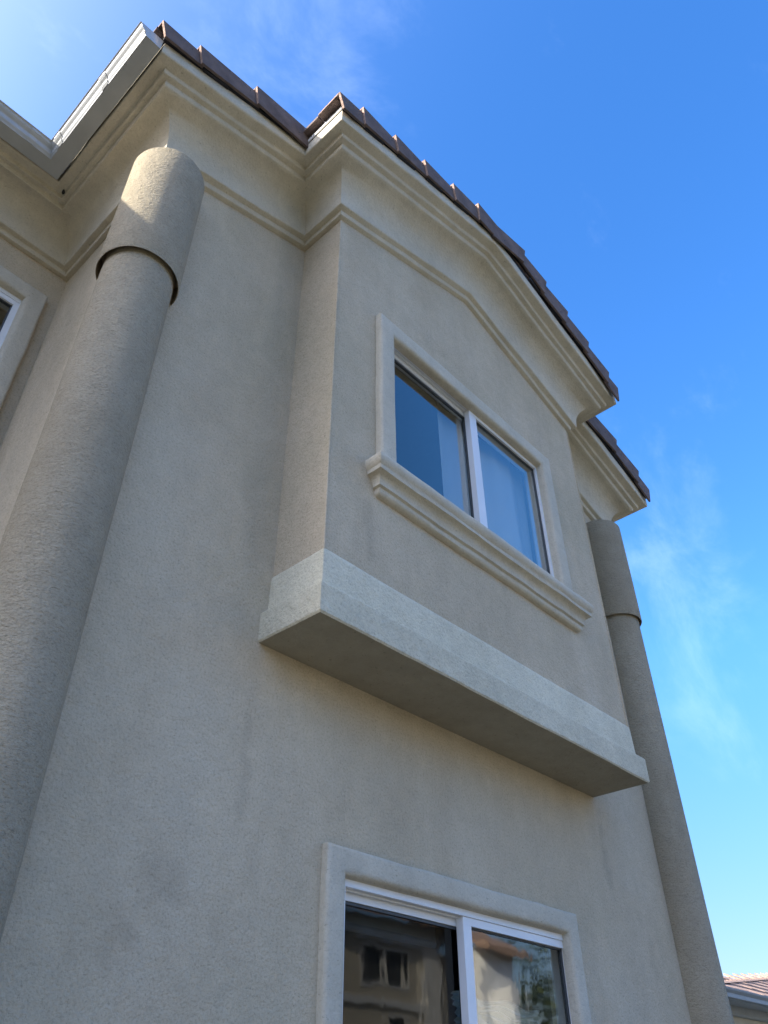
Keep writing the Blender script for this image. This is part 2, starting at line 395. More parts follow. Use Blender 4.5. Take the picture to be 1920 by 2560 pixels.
# light-painted skirt round the foot of the bay: two lifts, the lower one proud
mb = MB()
def ring_out(o, z): return [(bx0 - o, 0.0, z), (bx0 - o, -d - o, z), (bx1 + o, -d - o, z), (bx1 + o, 0.0, z)]
def denser(pts, n=14):
    out = []
    for a, b in zip(pts[:-1], pts[1:]):
        L = (Vector(b) - Vector(a)).length; k = max(1, int(L / .25))
        for i in range(k): out.append(tuple(Vector(a).lerp(Vector(b), i / k)))
    return out + [pts[-1]]
prof = [(0.0, zw + .004), (0.010, zw - .012), (0.014, zw - .05), (0.020, zw2 + .012), (0.03, zw2 + .006), (e - .012, zw2 + .002), (e, zw2 - .012), (e, zb + .014), (e - .012, zb)]
rings = []
base = denser(ring_out(0, 0)); 
for i, b in enumerate(base):
    x, y = b[0], b[1]
    dx = -1 if abs(x - bx0) < 1e-6 else (1 if abs(x - bx1) < 1e-6 else 0)
    dy = -1 if abs(y + d) < 1e-6 else 0
    rings.append([(x + dx * o, y + dy * o, z + wob(x + y * 2, z, .0022)) for o, z in prof])
mb.sweep(rings)
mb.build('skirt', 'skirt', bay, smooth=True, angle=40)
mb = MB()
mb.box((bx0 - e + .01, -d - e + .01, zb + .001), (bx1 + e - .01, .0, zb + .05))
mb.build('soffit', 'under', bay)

# ---- cornice: one profile carried round every corner and up the gable
raw = [(0.0, -0.735), (0.050, -0.722), (0.056, -0.662), (0.114, -0.642), (0.118, -0.590)]
rr = [0, .010, .008, .012, .004]
K = 10
for k in range(1, K + 1):
    t = k / K * math.pi / 2
    raw.append((0.118 + 0.272 * (1 - math.cos(t)), -0.590 + 0.420 * math.sin(t))); rr.append(0)
raw += [(0.402, -0.155), (0.406, -0.108), (0.464, -0.098), (0.468, -0.042), (0.562, -0.020), (0.574, -0.006), (0.574, 0.165), (0.30, 0.165)]
rr += [.014, .012, .014, .014, .012, .012, .012, 0]
CP = rnd(raw, rr, 3)
segs = [((-9, my1), 'y'), ((mx0, my1), 'c1'), ((mx0, 0), 'c2'), ((bx0, 0), 'c1'), ((bx0, -d), 'c2'), ((xa, -d), 'y'), ((bx1, -d), 'c3'), ((bx1, 0), 'c4'), ((mx1, 0), 'c3'), ((mx1, YB), 'x+')]
ND = {'y': (0, -1), 'c1': (-1, -1), 'c2': (-1, -1), 'c3': (1, -1), 'c4': (1, -1), 'x+': (1, 0)}
NSEG = [(0, -1), (-1, 0), (0, -1), (-1, 0), (0, -1), (0, -1), (1, 0), (0, -1), (1, 0)]
def station(px, py, n, o, dz):
    x, y = px + n[0] * o, py + n[1] * o
    if py >= my1 - 1e-6 and px <= mx0 + 1e-6: gx = mx0 - o
    elif px >= mx1 - 1e-6: gx = mx1 + o
    else: gx = min(max(x, mx0 - o), mx1 + o)
    return (x, y, g(gx) + dz)
def cornice_rings(profile, step=.3, amp=.0035, i0=0, i1=None):
    rings = []
    i1 = len(segs) - 1 if i1 is None else i1
    for i in range(i0, i1):
        (p, k), (q, kk) = segs[i], segs[i+1]
        L = math.dist(p, q); n = max(1, int(L / step))
        for j in range(n):
            t = j / n
            px, py = p[0] + (q[0]-p[0]) * t, p[1] + (q[1]-p[1]) * t
            nd = ND[k] if j == 0 else NSEG[i]
            w = 0 if j == 0 else 1
            rings.append([station(px, py, nd, o + w * wob(px + 2 * py, o * 9, amp) * (o > .02), dz + w * wob(px * 1.3 + py, dz * 11, amp)) for o, dz in profile])
            if j == 0 and nd in ((-1, -1), (1, -1)) and False: pass
    rings.append([station(*segs[i1][0], ND[segs[i1][1]], o, dz) for o, dz in profile])
    return rings
mb = MB(); mb.sweep(cornice_rings(CP))
mb.build('cornice', 'trim', house, smooth=True, angle=50)

# ---- roof deck, felt, field tiles, rake tiles
roof = None
mb = MB()
rk = 0.60
for s, xe in ((-1, mx0 - rk), (1, mx1 + rk)):
    mb.prism([(xa, -.60, zA + .168), (xe, -.60, g(xe) + .168), (xe, -.60, g(xe) + .26), (xa, -.60, zA + .26)], (0, YB + .6, 0))
for s, xe in ((-1, bx0 - rk + .03), (1, bx1 + rk - .03)):
    mb.prism([(xa, -1.125, zA + .168), (xe, -1.125, g(xe) + .168), (xe, -1.125, g(xe) + .26), (xa, -1.125, zA + .26)], (0, .52, 0))
# wing roof left of the return
mb.prism([(-9, my1 - .6, g(mx0 - .6) + .17), (-9, 8, g(mx0 - .6) + .17 + sl * 6.8), (-9, 8, g(mx0 - .6) + .27 + sl * 6.8), (-9, my1 - .6, g(mx0 - .6) + .27)], (9 + mx0 - .3, 0, 0))
roof = mb.build('roof', 'felt', house)
# field tiles in overlapping courses
mb = MB()
def field(x_eave, y0, y1, side, zoff=.27):
    n = int(abs(xa - x_eave) / .52) + 1
    for i in range(n):
        xl = x_eave + side * -1 * .52 * i
        xu = xl - side * .58
        if side < 0: xu = min(xu, xa)
        else: xu = max(xu, xa)
        if abs(xu - xl) < .05: continue
        y = y0 + (.0 if i % 2 else .28); prev = y0
        while prev < y1:
            y = min(y, y1)
            zl = g(xl) + zoff + .075 + random.uniform(-.006, .006); zu = g(xu) + zoff + .012
            j = random.uniform(-.01, .01)
            mb.prism([(xl + j, prev + .006, zl - .045), (xl + j, prev + .006, zl), (xu, prev + .006, zu), (xu, prev + .006, zu - .045)], (0, y - prev - .012, 0))
            prev = y; y += .56
field(mx0 - .68, -.58, 6.0, -1); field(bx0 - .66, -1.14, -.56, -1)
field(mx1 + .66, -.58, 6.0, 1); field(bx1 + .64, -1.14, -.56, 1)
# wing courses climb away in +y
for i in range(8):
    y = my1 - .66 + .52 * i; x = -9
    while x < mx0 - .62 + .5 * i and x < 3:
        z0 = g(mx0 - .6) + .34 + sl * .52 * i
        mb.prism([(x + .006, y, z0 - .04), (x + .006, y, z0 + .01), (x + .006, y + .58, z0 + sl * .58 - .06), (x + .006, y + .58, z0 + sl * .58 - .10)], (.54, 0, 0)); x += .56
mb.build('field_tiles', 'tile', roof)
# rake tiles: L-shaped blocks lapped down the verge; measured lower-end top/bottom corners
def rake(mb, ends, uppers, yf, side):
    """ends: (xT,zT,xB,zB) of the exposed lower end, uppers: (xT,zT,xB,zB) where the tile dives under the next"""
    for i, (a, b) in enumerate(zip(ends, uppers)):
        xt, zt, xb, zbm = a; ut, uzt, ub, uzb = b
        th = .028; yl = yf - .018; yu = yf + .012; leg = .30
        # vertical leg
        jl = random.uniform(-.006, .006)
        P = [(xb + jl, yl, zbm), (xt + jl, yl, zt), (ut, yu, uzt), (ub, yu, uzb)]
        Q = [(x, y + th, z) for x, y, z in P]
        idx = [mb.vert(p) for p in P + Q]
        for f, mi in (((0,1,2,3), 0), ((4,7,6,5), 0), ((0,3,7,4), 0), ((1,5,6,2), 0), ((0,4,5,1), 1), ((2,6,7,3), 0)):
            mb.f.append([idx[k] for k in f]); mb.mi.append(mi)
        # top leg over the field tiles
        P = [(xt + jl, yl + th, zt - th), (xt + jl, yl + th, zt), (ut, yu + th, uzt), (ut, yu + th, uzt - th)]
        Q = [(x, y + leg, z - .02) for x, y, z in P]
        idx = [mb.vert(p) for p in P + Q]
        for f, mi in (((0,4,5,1), 1), ((1,5,6,2), 0), ((0,3,7,4), 0), ((3,2,6,7), 0), ((4,7,6,5), 0), ((0,1,2,3), 0)):
            mb.f.append([idx[k] for k in f]); mb.mi.append(mi)
mb = MB()
# bay, left slope
lt = [(1.002, 9.678, 1.076, 9.440), (1.344, 9.905, 1.386, 9.585), (1.86, 10.069, 1.91, 9.775), (2.385, 10.235, 2.432, 9.941), (2.93, 10.430, 2.968, 10.109), (3.47, 10.655, 3.46, 10.262)]
up_ = []
for i in range(len(lt)):
    if i + 1 < len(lt):
        n = lt[i+1]; up_.append((n[0] + .06, n[1] - .055, n[2] + .06, n[3] + .035))
    else: up_.append((3.95, 10.700, 3.90, 10.35))
rake(mb, lt, up_, -1.185, -1)
rtl = [(4.521, 10.745, 4.43, 10.384), (5.0, 10.525, 4.87, 10.14), (5.503, 10.336, 5.36, 9.955), (5.974, 10.099, 5.86, 9.77), (6.451, 9.844, 6.33, 9.52), (6.64, 9.660, 6.56, 9.33)]
up_ = [(3.80, 10.640, 3.78, 10.285)]
for i in range(1, len(rtl)):
    n = rtl[i-1]; up_.append((n[0] - .07, n[1] - .035, n[2] - .04, n[3] + .045))
rake(mb, rtl, up_, -1.195, 1)
# main verge left and right of the bay
lt = [(-.678, 9.148, -.610, 8.925), (-.300, 9.336, -.235, 9.062), (.362, 9.600, .413, 9.300)]
up_ = [(-.24, 9.28, -.20, 9.085), (.42, 9.545, .46, 9.33), (1.12, 9.80, 1.14, 9.46)]
rake(mb, lt, up_, -.635, -1)
rtl = [(7.575, 9.645, 7.45, 9.300), (8.158, 9.375, 8.02, 9.045), (8.394, 9.135, 8.30, 8.84)]
up_ = [(6.60, 9.86, 6.56, 9.50), (7.50, 9.61, 7.40, 9.345), (8.09, 9.34, 7.98, 9.09)]
rake(mb, rtl, up_, -.635, 1)
# nail holes
for x, z, y in ((1.28, 9.62, -1.205), (1.80, 9.84, -1.205), (2.33, 10.02, -1.205), (2.87, 10.20, -1.205), (3.40, 10.36, -1.205), (4.0, 10.40, -1.21), (4.3, 10.42, -1.21), (4.75, 10.3, -1.215),
                (5.25, 10.1, -1.215), (-.36, 9.12, -.655), (.30, 9.38, -.655), (.95, 9.50, -.655), (7.2, 9.55, -.655), (7.9, 9.25, -.655)):
    mb.prism([(x + .008 * math.cos(k * math.pi / 3), y - .004, z + .008 * math.sin(k * math.pi / 3)) for k in range(6)], (0, .01, 0), 2)
mb.build('rake_tiles', ['tile', 'tile_edge', 'seal'], roof, bevel=0.003)
# dark battens in the gap under the verge tiles
mb = MB()
def batten(x0, x1, y0, y1, lo, hi):
    mb.prism([(x0, y0, g(x0) + lo), (x1, y0, g(x1) + lo), (x1, y0, g(x1) + hi), (x0, y0, g(x0) + hi)], (0, y1 - y0, 0))
batten(bx0 - .53, xa, -1.128, -.60, .172, .30); batten(xa, bx1 + .53, -1.128, -.60, .172, .40)
batten(mx0 - .53, bx0 - .5, -.568, -.3, .172, .30); batten(bx1 + .45, mx1 + .53, -.568, -.3, .172, .34)
for x in (1.42, 1.95, 2.45, 2.98): batten(x, x + .30, -1.165, -1.13, .13, .20)
for x in (4.72, 5.2, 5.72, 6.2): batten(x - .10, x + .12, -1.165, -1.13, .20, .30)
batten(7.42, 7.62, -.61, -.575, .19, .27); batten(-.18, .1, -.61, -.575, .14, .2)
mb.build('battens', 'felt', roof)
# white metal drip edge on the short eaves of the bay
for x, s in ((bx0 - .574, -1), (bx1 + .574, 1)):
    zz = g(x); mb = MB()
    mb.box((min(x, x + s * .012), -1.128, zz + .178), (max(x, x + s * .012), -.60, zz + .235))
    de = mb.build('drip_edge', 'white', roof)
    mb = MB(); mb.box((min(x - s * .02, x), -1.120, zz + .237), (max(x - s * .02, x), -.60, zz + .34))
    mb.build('fascia_board', 'white', roof)
mb = MB(); mb.box((mx0 - .60, -.575, g(mx0 - .574) + .17), (mx0 - .574, my1 - .58, g(mx0 - .574) + .26))
mb.build('drip_edge', 'white', roof)

# ---- gutter, K profile
def gut(o, z): return (o, z)
GP = rnd([(.592, 8.80), (.745, 8.80), (.748, 8.808), (.740, 8.812), (.762, 8.836), (.768, 8.848), (.769, 8.888), (.790, 8.906), (.806, 8.925), (.812, 8.945), (.828, 8.952), (.826, 8.962), (.806, 8.960), (.798, 8.932), (.784, 8.916), (.760, 8.895), (.758, 8.850), (.732, 8.820), (.602, 8.812), (.602, 8.965), (.592, 8.965)],
         [0, .002, .002, .003, .008, .01, .01, .01, .008, .004, .003, .003, .003, .006, .006, .008, .008, .004, 0, 0, 0], 2, True)
mb = MB()
rings = [[(mx0 - o, -.575, z) for o, z in GP], [(mx0 - o, my1 - o, z) for o, z in GP], [(-9, my1 - o, z) for o, z in GP]]
mb.sweep(rings, True, False, False)
capP = [(.592, 8.80), (.742, 8.80), (.750, 8.812), (.752, 8.850), (.772, 8.872), (.800, 8.893), (.812, 8.92), (.814, 8.95), (.592, 8.965)]
mb.prism([(mx0 - o, -.582, z) for o, z in capP], (0, .008, 0))
gutter = mb.build('gutter', 'gutter', house, smooth=True, angle=30)
SP = [(.748, 8.799), (.745, 8.811), (.766, 8.834), (.772, 8.848), (.773, 8.887), (.793, 8.903), (.810, 8.923), (.816, 8.945)]
for y in (.83, .02):
    mb = MB(); mb.sweep([[(mx0 - o - .003, y, z) for o, z in SP], [(mx0 - o - .003, y + .10, z) for o, z in SP]])
    mb.build('joint', 'gutter', gutter)
mb = MB(); mb.sweep([[(-1.02, my1 - o - .003, z) for o, z in SP], [(-.93, my1 - o - .003, z) for o, z in SP]])
mb.build('joint', 'gutter', gutter)

# ---- corner columns with a wider sleeve on top
def column(cx, cy, r, RR, zs, zt):
    mb = MB(); n = 56
    def circ(rad, z, k0=0): return [(cx + rad * math.cos(2*math.pi*k/n) * (1 + .006 * math.sin(3*z + k*.35)), cy + rad * math.sin(2*math.pi*k/n) * (1 + .006 * math.sin(2.3*z + k*.5)), z) for k in range(n)]
    zz = [zG]
    while zz[-1] < zs - .3: zz.append(zz[-1] + .35)
    zz.append(zs + .22)
    mb.sweep([circ(r, z) for z in zz], True)
    c = mb.build('corner_column', 'column', house, smooth=True, angle=60)
    mb = MB()
    pr = [(r - .02, zs + .20), (RR - .010, zs + .20), (RR - .009, zs + .004), (RR - .005, zs), (RR, zs + .014), (RR, zs + .4), (RR, zs + .8), (RR, zs + 1.2), (RR, zt - .03), (RR - .012, zt - .006), (RR - .03, zt), (.0, zt)]
    mb.sweep([circ(a, z) for a, z in pr], True)
    mb.build('sleeve', 'column', c, smooth=True, angle=50)
    return c
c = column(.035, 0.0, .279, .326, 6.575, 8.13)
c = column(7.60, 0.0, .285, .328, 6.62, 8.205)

# ---- window surrounds, frames, sashes, panes
def surround(parent, x0, x1, z0, z1, yw, w, th, closed=True, wr=None):
    wr = wr or w
    pr = rnd([(1, 0.0), (1, th), (.0, th), (-.04, .0), (-.04, -.02)], 0, 1)
    P = rnd([(w, -.01), (w, th), (0.0, th), (-.012, -.02)], [0, .035, .05, 0], 5)
    pts = [(x0, z0, -1, -1), (x0, z1, -1, 1), (x1, z1, 1, 1), (x1, z0, 1, -1)]
    if not closed: pts = [(x0, z0, -1, 0), (x0, z1, -1, 1), (x1, z1, 1, 1), (x1, z0, 1, 0)]
    st = []
    n = len(pts)
    for i in range(n if closed else n - 1):
        a = pts[i]; b = pts[(i+1) % n]
        L = math.dist(a[:2], b[:2]); k = int(L / .2)
        for j in range(k):
            t = j / k
            if j == 0: sx, sz = a[2], a[3]
            else:
                sx = a[2] if abs(a[0] - b[0]) < 1e-6 else 0
                sz = a[3] if abs(a[1] - b[1]) < 1e-6 else 0
            x, z = a[0] + (b[0]-a[0]) * t, a[1] + (b[1]-a[1]) * t
            st.append((x, z, sx, sz, j != 0))
    if not closed: st.append((*pts[-1], True))
    rings = []
    for x, z, sx, sz, w_ in st:
        ww = wob(x * 1.7 + z, 0, .0035) if w_ else 0
        rings.append([(x + sx * (a * (wr / w if sx > 0 else 1) + (ww if a > .02 else ww * .5)), yw - b, z + sz * (a + (ww if a > .02 else ww * .5))) for a, b in P])
    mb = MB(); mb.sweep(rings, False, closed)
    return mb.build('surround', 'trim', parent, smooth=True, angle=60)
def rectring(mb, x0, x1, z0, z1, wl, wr, wt, wb, y0, y1, mi=0):
    mb.box((x0, y0, z1 - wt), (x1, y1, z1), mi); mb.box((x0, y0, z0), (x1, y1, z0 + wb), mi)
    mb.box((x0, y0, z0 + wb), (x0 + wl, y1, z1 - wt), mi); mb.box((x1 - wr, y0, z0 + wb), (x1, y1, z1 - wt), mi)
def window(x0, x1, z0, z1, yw, xm, gl, label=None, fs_w=.125, st=.07, gl2=None):
    w = link(bpy.data.objects.new('window', None)); w.location = T((x0+x1)/2, yw, z0); w.empty_display_size = .2
    w.parent = house; w.matrix_parent_inverse = house.matrix_world.inverted(); bpy.context.view_layer.update()
    if label: w['label'] = label
    mb = MB()
    rectring(mb, x0, x1, z0, z1, .035, .030, .048, .05, yw + .004, yw + .19)
    mb.box((x0 + .035, yw + .05, z1 - .062), (xm, yw + .058, z1 - .048))          # track fin
    mb.box((x0 + .035, yw + .052, z0 + .05), (xm, yw + .06, z0 + .07))
    fr = mb.build('frame', 'white', w, bevel=.0015)
    # fixed light: proud stop and stile
    mb = MB()
    rectring(mb, xm, x1 - .030, z0 + .05, z1 - .048, fs_w, .042, .058, .06, yw + .012, yw + .080)
    fs = mb.build('fixed_sash', 'white', w, bevel=.0015)
    mb = MB(); rectring(mb, xm + fs_w, x1 - .072, z0 + .11, z1 - .106, .012, .012, .012, .012, yw + .034, yw + .07)
    mb.build('seal', 'seal', fs)
    mb = MB(); mb.box((xm + fs_w + .005, yw + .046, z0 + .115), (x1 - .076, yw + .052, z1 - .11))
    mb.build('pane', gl, fs)
    # sliding sash, set back
    mb = MB()
    rectring(mb, x0 + .037, xm + .10, z0 + .055, z1 - .052, .05, st, .058, .06, yw + .082, yw + .125)
    ss = mb.build('sliding_sash', 'white', w, bevel=.0015)
    mb = MB(); rectring(mb, x0 + .087, xm + .10 - st, z0 + .115, z1 - .110, .014, .022, .020, .014, yw + .092, yw + .12)
    mb.build('seal', 'seal', ss)
    mb = MB(); mb.box((x0 + .09, yw + .105, z0 + .12), (xm + .095 - st, yw + .111, z1 - .115))
    mb.build('pane', gl2 or gl, ss)
    return w
wu = window(*UW, -d, 3.735, 'glass', 'white sliding window of the bay')
surround(wu, 2.43, 5.055, 5.56, 7.515, -d, .205, .075, False)
wlw = window(*LW, 0.0, 3.790, 'glass_wavy', 'white sliding window below the bay', .100, .035, 'glass_screened')
surround(wlw, 2.478, 5.165, .90, 2.560, 0.0, .170, .068)
wsw = window(*SW, my1, -1.7, 'glass', 'white window in the recessed wall')
surround(wsw, -2.72, -.312, 5.78, 7.652, my1, .185, .070)

# ---- moulded sill of the bay window
sp = [(0, 5.70), (.10, 5.70), (.150, 5.688), (.178, 5.660), (.182, 5.628), (.176, 5.590), (.158, 5.568), (.150, 5.560), (.152, 5.516), (.130, 5.508)]
for k in range(1, 6):
    t = k / 5 * math.pi / 2
    sp.append((.128 - .046 * math.sin(t), 5.506 - .075 * (1 - math.cos(t))))
sp += [(.084, 5.412), (.058, 5.403), (.056, 5.392), (.062, 5.375), (.056, 5.352), (.035, 5.338), (0, 5.336)]
sp = [(o, z) for o, z in sp]
mb = MB(); rings = []
sx0, sx1 = 2.262, 5.275
path = [(sx0, 0, -1, 0), (sx0, -1, -1, -1)]
def srow(x, dx, dy, w=0):
    return [(x + dx * o * .93, -d - (o + (wob(x, z * 5, .003) if w and o > .02 else 0)) * dy, z + (wob(x * 1.2, z * 3, .0035) if w else 0)) for o, z in sp]
rings.append(srow(sx0, -1, 0)); rings.append(srow(sx0, -1, 1))
n = 26
for k in range(1, n): rings.append(srow(sx0 + (sx1 - sx0) * k / n, 0, 1, 1))
rings.append(srow(sx1, 1, 1)); rings.append(srow(sx1, 1, 0))
mb.sweep(rings)
mb.build('sill', 'trim', wu, smooth=True, angle=45)

# ---- rooms behind the windows
def room(x0, x1, y0, y1, z0, z1):
    mb = MB()
    c = [(x0,y0,z0),(x1,y0,z0),(x1,y1,z0),(x0,y1,z0),(x0,y0,z1),(x1,y0,z1),(x1,y1,z1),(x0,y1,z1)]
    for q in ((0,3,2,1),(4,5,6,7),(1,2,6,5),(2,3,7,6),(3,0,4,7)): mb.face([c[k] for k in q])
    return mb.build('room_lining', 'room', house, fixn=False)
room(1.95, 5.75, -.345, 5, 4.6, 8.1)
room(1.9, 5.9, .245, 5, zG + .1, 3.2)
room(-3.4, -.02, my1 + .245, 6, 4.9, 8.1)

# ------------------------------------------------------------------ things in the windows
mb = MB(); rings = []
n = 90
for k in range(n + 1):
    x = 3.50 + (5.12 - 3.50) * k / n
    y = -.29 + .022 * math.sin(x * 9) + .010 * math.sin(x * 19 + 1)
    rings.append([(x + .01 * math.sin(z * 3), y + .012 * math.sin(z * 2 + x * 9), z) for z in (5.2, 5.9, 6.6, 7.3, 7.64)])
mb.sweep(rings)
o = mb.build('curtain', 'fabric', None, smooth=True, angle=80)
so = o.modifiers.new('thickness', 'SOLIDIFY'); so.thickness = .002
tag(o, 'sheer white curtain drawn behind the right half of the bay window', 'curtain')

mb = MB()
mb.box((2.56, .26, 2.36), (3.76, .34, 2.46))
mb.prism([(2.56 , .28 + .03 * math.cos(k), 2.34 + .03 * math.sin(k)) for k in [i * math.pi / 6 for i in range(12)]], (1.2, 0, 0))
o = mb.build('roller_blind', 'grey_fascia', None, bevel=.002)
tag(o, 'dark grey rolled-up blind at the head of the lower window', 'blind')

mb = MB(); rings = []
random.seed(3)
n = 70
for k in range(n + 1):
    x = 4.0 + 1.2 * k / n; t = k / n
    r_ = []
    for j in range(19):
        q = j / 18
        z = (2.06 - .04 * t) - q * (.34 + .02 * t)
        y = .34 + .018 * math.sin(q * 55 + x * 3 + .8 * math.sin(x * 6)) + .010 * math.sin(q * 97 + x * 9) + .04 * math.sin(x * 2.4 + q * 3)
        r_.append((x, y, z + .015 * math.sin(x * 11 + q * 9)))
    rings.append(r_)
mb.sweep(rings)
M['film'] = plain('crinkled_clear_film', (0.62, 0.66, 0.62), 0.25, 0.05)
o = mb.build('plastic_sheet', 'film', None, smooth=True, angle=80)
so = o.modifiers.new('thickness', 'SOLIDIFY'); so.thickness = .001
tag(o, 'crinkled pale plastic sheet hanging behind the right pane of the lower window', 'plastic sheet')

# a dead leaf caught under the eave at the inner corner
mb = MB()
c0 = (mx0 - .49, my1 - .55)
lf = [(0, 0, 0), (.012, -.006, .012), (.014, -.012, .034), (.006, -.014, .060), (-.006, -.010, .072), (-.012, -.004, .045), (-.010, 0, .015)]
mb.prism([(c0[0] + x, c0[1] + y, 8.72 + z) for x, y, z in lf], (.006, .006, 0))
o = mb.build('dead_leaf', 'twig', None)
tag(o, 'tiny dark dead leaf stuck under the eave at the inner corner', 'leaf')

# ------------------------------------------------------------------ ground
mb = MB(); mb.face([(-600, -600, -.004), (600, -600, -.004), (600, 600, -.004), (-600, 600, -.004)])
o = mb.build('ground', 'lawn', None, metric=True); o['kind'] = 'structure'
mb = MB(); mb.face([(-8, -5.3, 0), (26, -5.3, 0), (26, 1.08, 0), (-8, 1.08, 0)])
o = mb.build('patio', 'concrete', None, metric=True); o['kind'] = 'structure'

# ------------------------------------------------------------------ neighbour at the right, low roof
CX, CY, CZ = T(-1.4223, -4, 1.2059)
def at(az, el, y=None, dist=None):
    a = R(az)
    if y is not None: dist = (y - CY) / math.cos(a)
    return Vector((CX + dist * math.sin(a), CY + dist * math.cos(a), CZ + dist * math.tan(R(el))))
ye = 3.6
zg_ = CZ + (ye - CY) * math.tan(R(6.76)) / math.cos(R(67.44))
nh = thing('low_neighbour_house', 'low grey-trimmed house with pinkish tiled roof beyond the far column', 'house', (20, ye + 3, 0))
xl, xr = 8.5, 40.0
mb = MB()
mb.box((xl + .45, ye + .62, 0), (xr - .5, ye + 9, zg_ - .20))
mb.build('wall', 'cream_wall', nh, metric=True)
mb = MB()
mb.prism([(xl, ye + yy, zg_ + z_) for yy, z_ in ((.07, -.02), (.07, -.13), (.10, -.13), (.10, -.10), (.50, -.10), (.50, -.21), (.53, -.24), (.60, -.24), (.66, -.24), (.66, .25))], (xr - xl, 0, 0))
mb.build('eave_moulding', 'grey_trim', nh, metric=True)
mb = MB()
mb.prism([(xl, ye + .06, zg_ - .13), (xl, ye - .03, zg_ - .13), (xl, ye - .035, zg_ - .07), (xl, ye - .07, zg_ - .03), (xl, ye - .08, zg_), (xl, ye - .065, zg_), (xl, ye - .05, zg_ - .03), (xl, ye + .06, zg_ - .03)], (xr - xl, 0, 0))
mb.build('gutter', 'grey_fascia', nh, metric=True, bevel=.006)
# tiled hip roof built as lapped courses
mb = MB()
hx, hy, hz = 14.35, ye - .02, zg_ + .02          # hip springs here
sr = .50
def rz(y): return zg_ + .0 + sr * (y - ye)
ncr = 16
for i in range(ncr):
    y0 = ye - .03 + .33 * i; y1 = y0 + .36
    x0 = 13.3 + (y0 - ye) * 3.93
    x = x0
    while x < xr - .2:
        w = .30
        z0 = rz(y0) + .035 + random.uniform(-.004, .006)
        mb.prism([(x + .004, y0, z0 - .03), (x + .004, y0, z0), (x + .004, y1, rz(y1) + .006), (x + .004, y1, rz(y1) - .03)], (w - .008, 0, 0)); x += w
rf = mb.build('roof', 'pink_tile', nh, metric=True)
mb = MB()
for i in range(24):                                # hip caps
    t0 = .11 * i; t1 = t0 + .12
    p = Vector((13.26 + t0 * 3.93, ye + t0, rz(ye + t0) + .0)); q = Vector((13.26 + t1 * 3.93, ye + t1, rz(ye + t1) + .0))
    dx = Vector((.03, -.08, 0))
    mb.sweep([[p - dx, p + Vector((0, 0, .05)), p + dx], [q - dx, q + Vector((0, 0, .035)), q + dx]], True, False, True)
mb.build('hip_caps', 'pink_tile', rf, metric=True)
# the small cross-gable left of the hip
mb = MB()
for i in range(3):
    y0 = ye - .03 + .33 * i; y1 = y0 + .36; x = xl
    while x < 13.5 + i * 1.2:
        mb.prism([(x + .004, y0, rz(y0) + .005), (x + .004, y0, rz(y0) + .035), (x + .004, y1, rz(y1) + .006), (x + .004, y1, rz(y1) - .03)], (.292, 0, 0)); x += .30
gy = ye + 1.2
mb.prism([(xl, gy, 3.5), (17.9, gy, 3.5), (16.9, gy, 3.90), (16.6, gy, 3.905), (xl, gy, 3.86)], (0, 1.2, 0))
mb.prism([(16.88, gy - .06, 3.93), (17.95, gy - .06, 3.53), (17.95, gy - .06, 3.49), (16.86, gy - .06, 3.89)], (0, 1.3, 0))
mb.build('cross_gable', 'pink_tile', rf, metric=True)

# ------------------------------------------------------------------ houses and planting across the yard (seen reflected in the panes)
oh = thing('opposite_house', 'cream two-storey house with tiled roof across the yard', 'house', (15.2, -13, 0))
def obox(name, a, b, mat, parent, **k):
    q = MB(); q.box(a, b); return q.build(name, mat, parent, metric=True, **k)
mb = MB()
holes = [(14.0, 14.85, 4.25, 5.05), (14.92, 15.75, 4.25, 5.05), (14.9, 15.75, 2.6, 3.7)]
xs = sorted({9.0, 17.0, *[h[0] for h in holes], *[h[1] for h in holes]}); zs = sorted({0, 5.7, *[h[2] for h in holes], *[h[3] for h in holes]})
for i in range(len(xs)-1):
    for k in range(len(zs)-1):
        cx, cz = (xs[i]+xs[i+1])/2, (zs[k]+zs[k+1])/2
        if any(h[0] < cx < h[1] and h[2] < cz < h[3] for h in holes): continue
        mb.box((xs[i], -12.25, zs[k]), (xs[i+1], -12, zs[k+1]))
mb.box((9, -19, 0), (9.2, -12.25, 5.7)); mb.box((16.8, -19, 0), (17, -12.25, 5.7)); mb.box((9.2, -19, 0), (16.8, -18.8, 5.7))
mb.build('wall', 'cream_wall', oh, metric=True)
for h in holes:
    q = MB()
    w_ = .05
    q.box((h[0], -12.06, h[2]), (h[0]+w_, -11.98, h[3])); q.box((h[1]-w_, -12.06, h[2]), (h[1], -11.98, h[3]))
    q.box((h[0]+w_, -12.06, h[3]-w_), (h[1]-w_, -11.98, h[3])); q.box((h[0]+w_, -12.06, h[2]), (h[1]-w_, -11.98, h[2]+w_))
    wf = q.build('window', 'white', oh, metric=True)
    q = MB(); q.box((h[0]+w_, -12.09, h[2]+w_), (h[1]-w_, -12.07, h[3]-w_)); q.build('pane', 'seal', wf, metric=True)
q = MB()
q.prism([(8.5, -11.5, 5.62), (17.4, -11.5, 5.62), (17.4, -15.6, 7.3), (8.5, -15.6, 7.3)], (0, 0, .12))
q.prism([(8.5, -19.6, 5.62), (17.4, -19.6, 5.62), (17.4, -15.6, 7.3), (8.5, -15.6, 7.3)], (0, 0, .12))
q.build('roof', 'pink_tile', oh, metric=True)
q = MB()
for k in range(6): q.box((16.1 + k * .13, -11.99, .1), (16.18 + k * .13, -11.9, 5.4))
q.box((9.0, -11.99, 3.85), (16.05, -11.93, 4.0)); q.box((13.8, -11.97, 5.12), (15.95, -11.9, 5.26))
q.build('louvre', 'white', oh, metric=True)

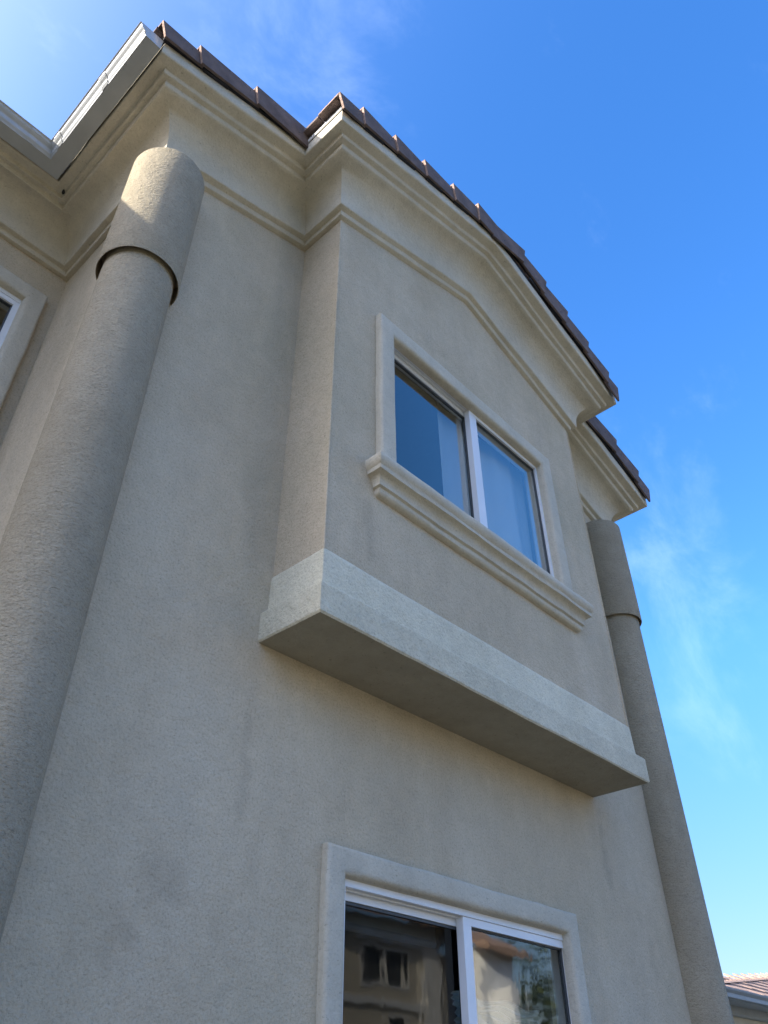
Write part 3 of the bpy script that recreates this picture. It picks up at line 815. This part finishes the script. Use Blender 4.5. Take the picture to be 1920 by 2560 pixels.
wh = thing('white_garage', 'white sunlit garage block beside the opposite house', 'garage', (18.3, -13, 0))
q = MB(); q.box((17.5, -15, 0), (19.0, -11.2, 5.3)); q.box((17.9, -11.2, 0), (18.5, -10.7, 4.4)); q.box((19.0, -13.4, 0), (19.9, -11.9, 4.1)); q.build('wall', 'white', wh, metric=True)
q = MB(); q.prism([(17.3, -10.9, 5.15), (19.3, -10.9, 5.15), (19.3, -13, 6.1), (17.3, -13, 6.1)], (0, 0, .14)); q.prism([(17.3, -15.2, 5.15), (19.3, -15.2, 5.15), (19.3, -13, 6.1), (17.3, -13, 6.1)], (0, 0, .14))
q.build('roof', 'pink_tile', wh, metric=True)

def leaves(mb, pts, size):
    for p in pts:
        a, b = random.uniform(0, 6.28), random.uniform(-1, 1)
        u = Vector((math.cos(a), math.sin(a), b)).normalized(); v = u.cross(Vector((random.uniform(-1, 1), random.uniform(-1, 1), 1))).normalized()
        s = size * random.uniform(.6, 1.3); p = Vector(p)
        mb.face([p - u * s, p + v * s * .5, p + u * s, p - v * s * .5])
def tree(loc, h, rad, label):
    t = thing('tree', label, 'tree', loc)
    q = MB(); n = 10
    prof = [(0, .22), (.3, .17), (h * .3, .13), (h * .55, .08), (h * .85, .03)]
    q.sweep([[(loc[0] + .15 * math.sin(z) + r * math.cos(6.283*k/n), loc[1] + r * math.sin(6.283*k/n), z) for k in range(n)] for z, r in prof], True, False, True)
    q.build('trunk', 'bark', t, metric=True, smooth=True)
    q = MB(); cl = []
    for _ in range(70):
        while True:
            v = Vector((random.uniform(-1, 1), random.uniform(-1, 1), random.uniform(-1, 1)))
            if .35 < v.length < 1: break
        cl.append(Vector((loc[0] + v.x * rad, loc[1] + v.y * rad, h * .62 + v.z * h * .36)))
    for c in cl:
        leaves(q, [c + Vector([random.gauss(0, .24) for _ in range(3)]) for _ in range(80)], .09)
    q.build('crown', 'leaf', t, metric=True, fixn=False)
tree((22.9, -12.4, 0), 7.0, 1.7, 'leafy green tree beside the white garage across the yard')
hd = thing('hedge', 'dark clipped hedge along the far side of the patio', 'hedge', (11, -5.6, 0))
q = MB()
pts = []
for _ in range(16000):
    x = random.uniform(-2, 24); s = random.random()
    top = 2.25 + .12 * math.sin(x * 1.7) + .08 * math.sin(x * 5)
    if s < .3: pts.append((x, random.uniform(-6.0, -5.2), top + random.gauss(0, .05)))
    else: pts.append((x, -5.2 + random.gauss(0, .06), random.uniform(0, top)))
leaves(q, pts, .075)
q.build('foliage', 'hedge', hd, metric=True, fixn=False)
for k in range(15):
    q = MB(); q.prism([(3.5 + k * 1.45 + .03 * math.cos(j), -5.6 + .03 * math.sin(j), 0) for j in range(6)], (0, 0, 2.1))
    q.build('stem', 'bark', hd, metric=True)
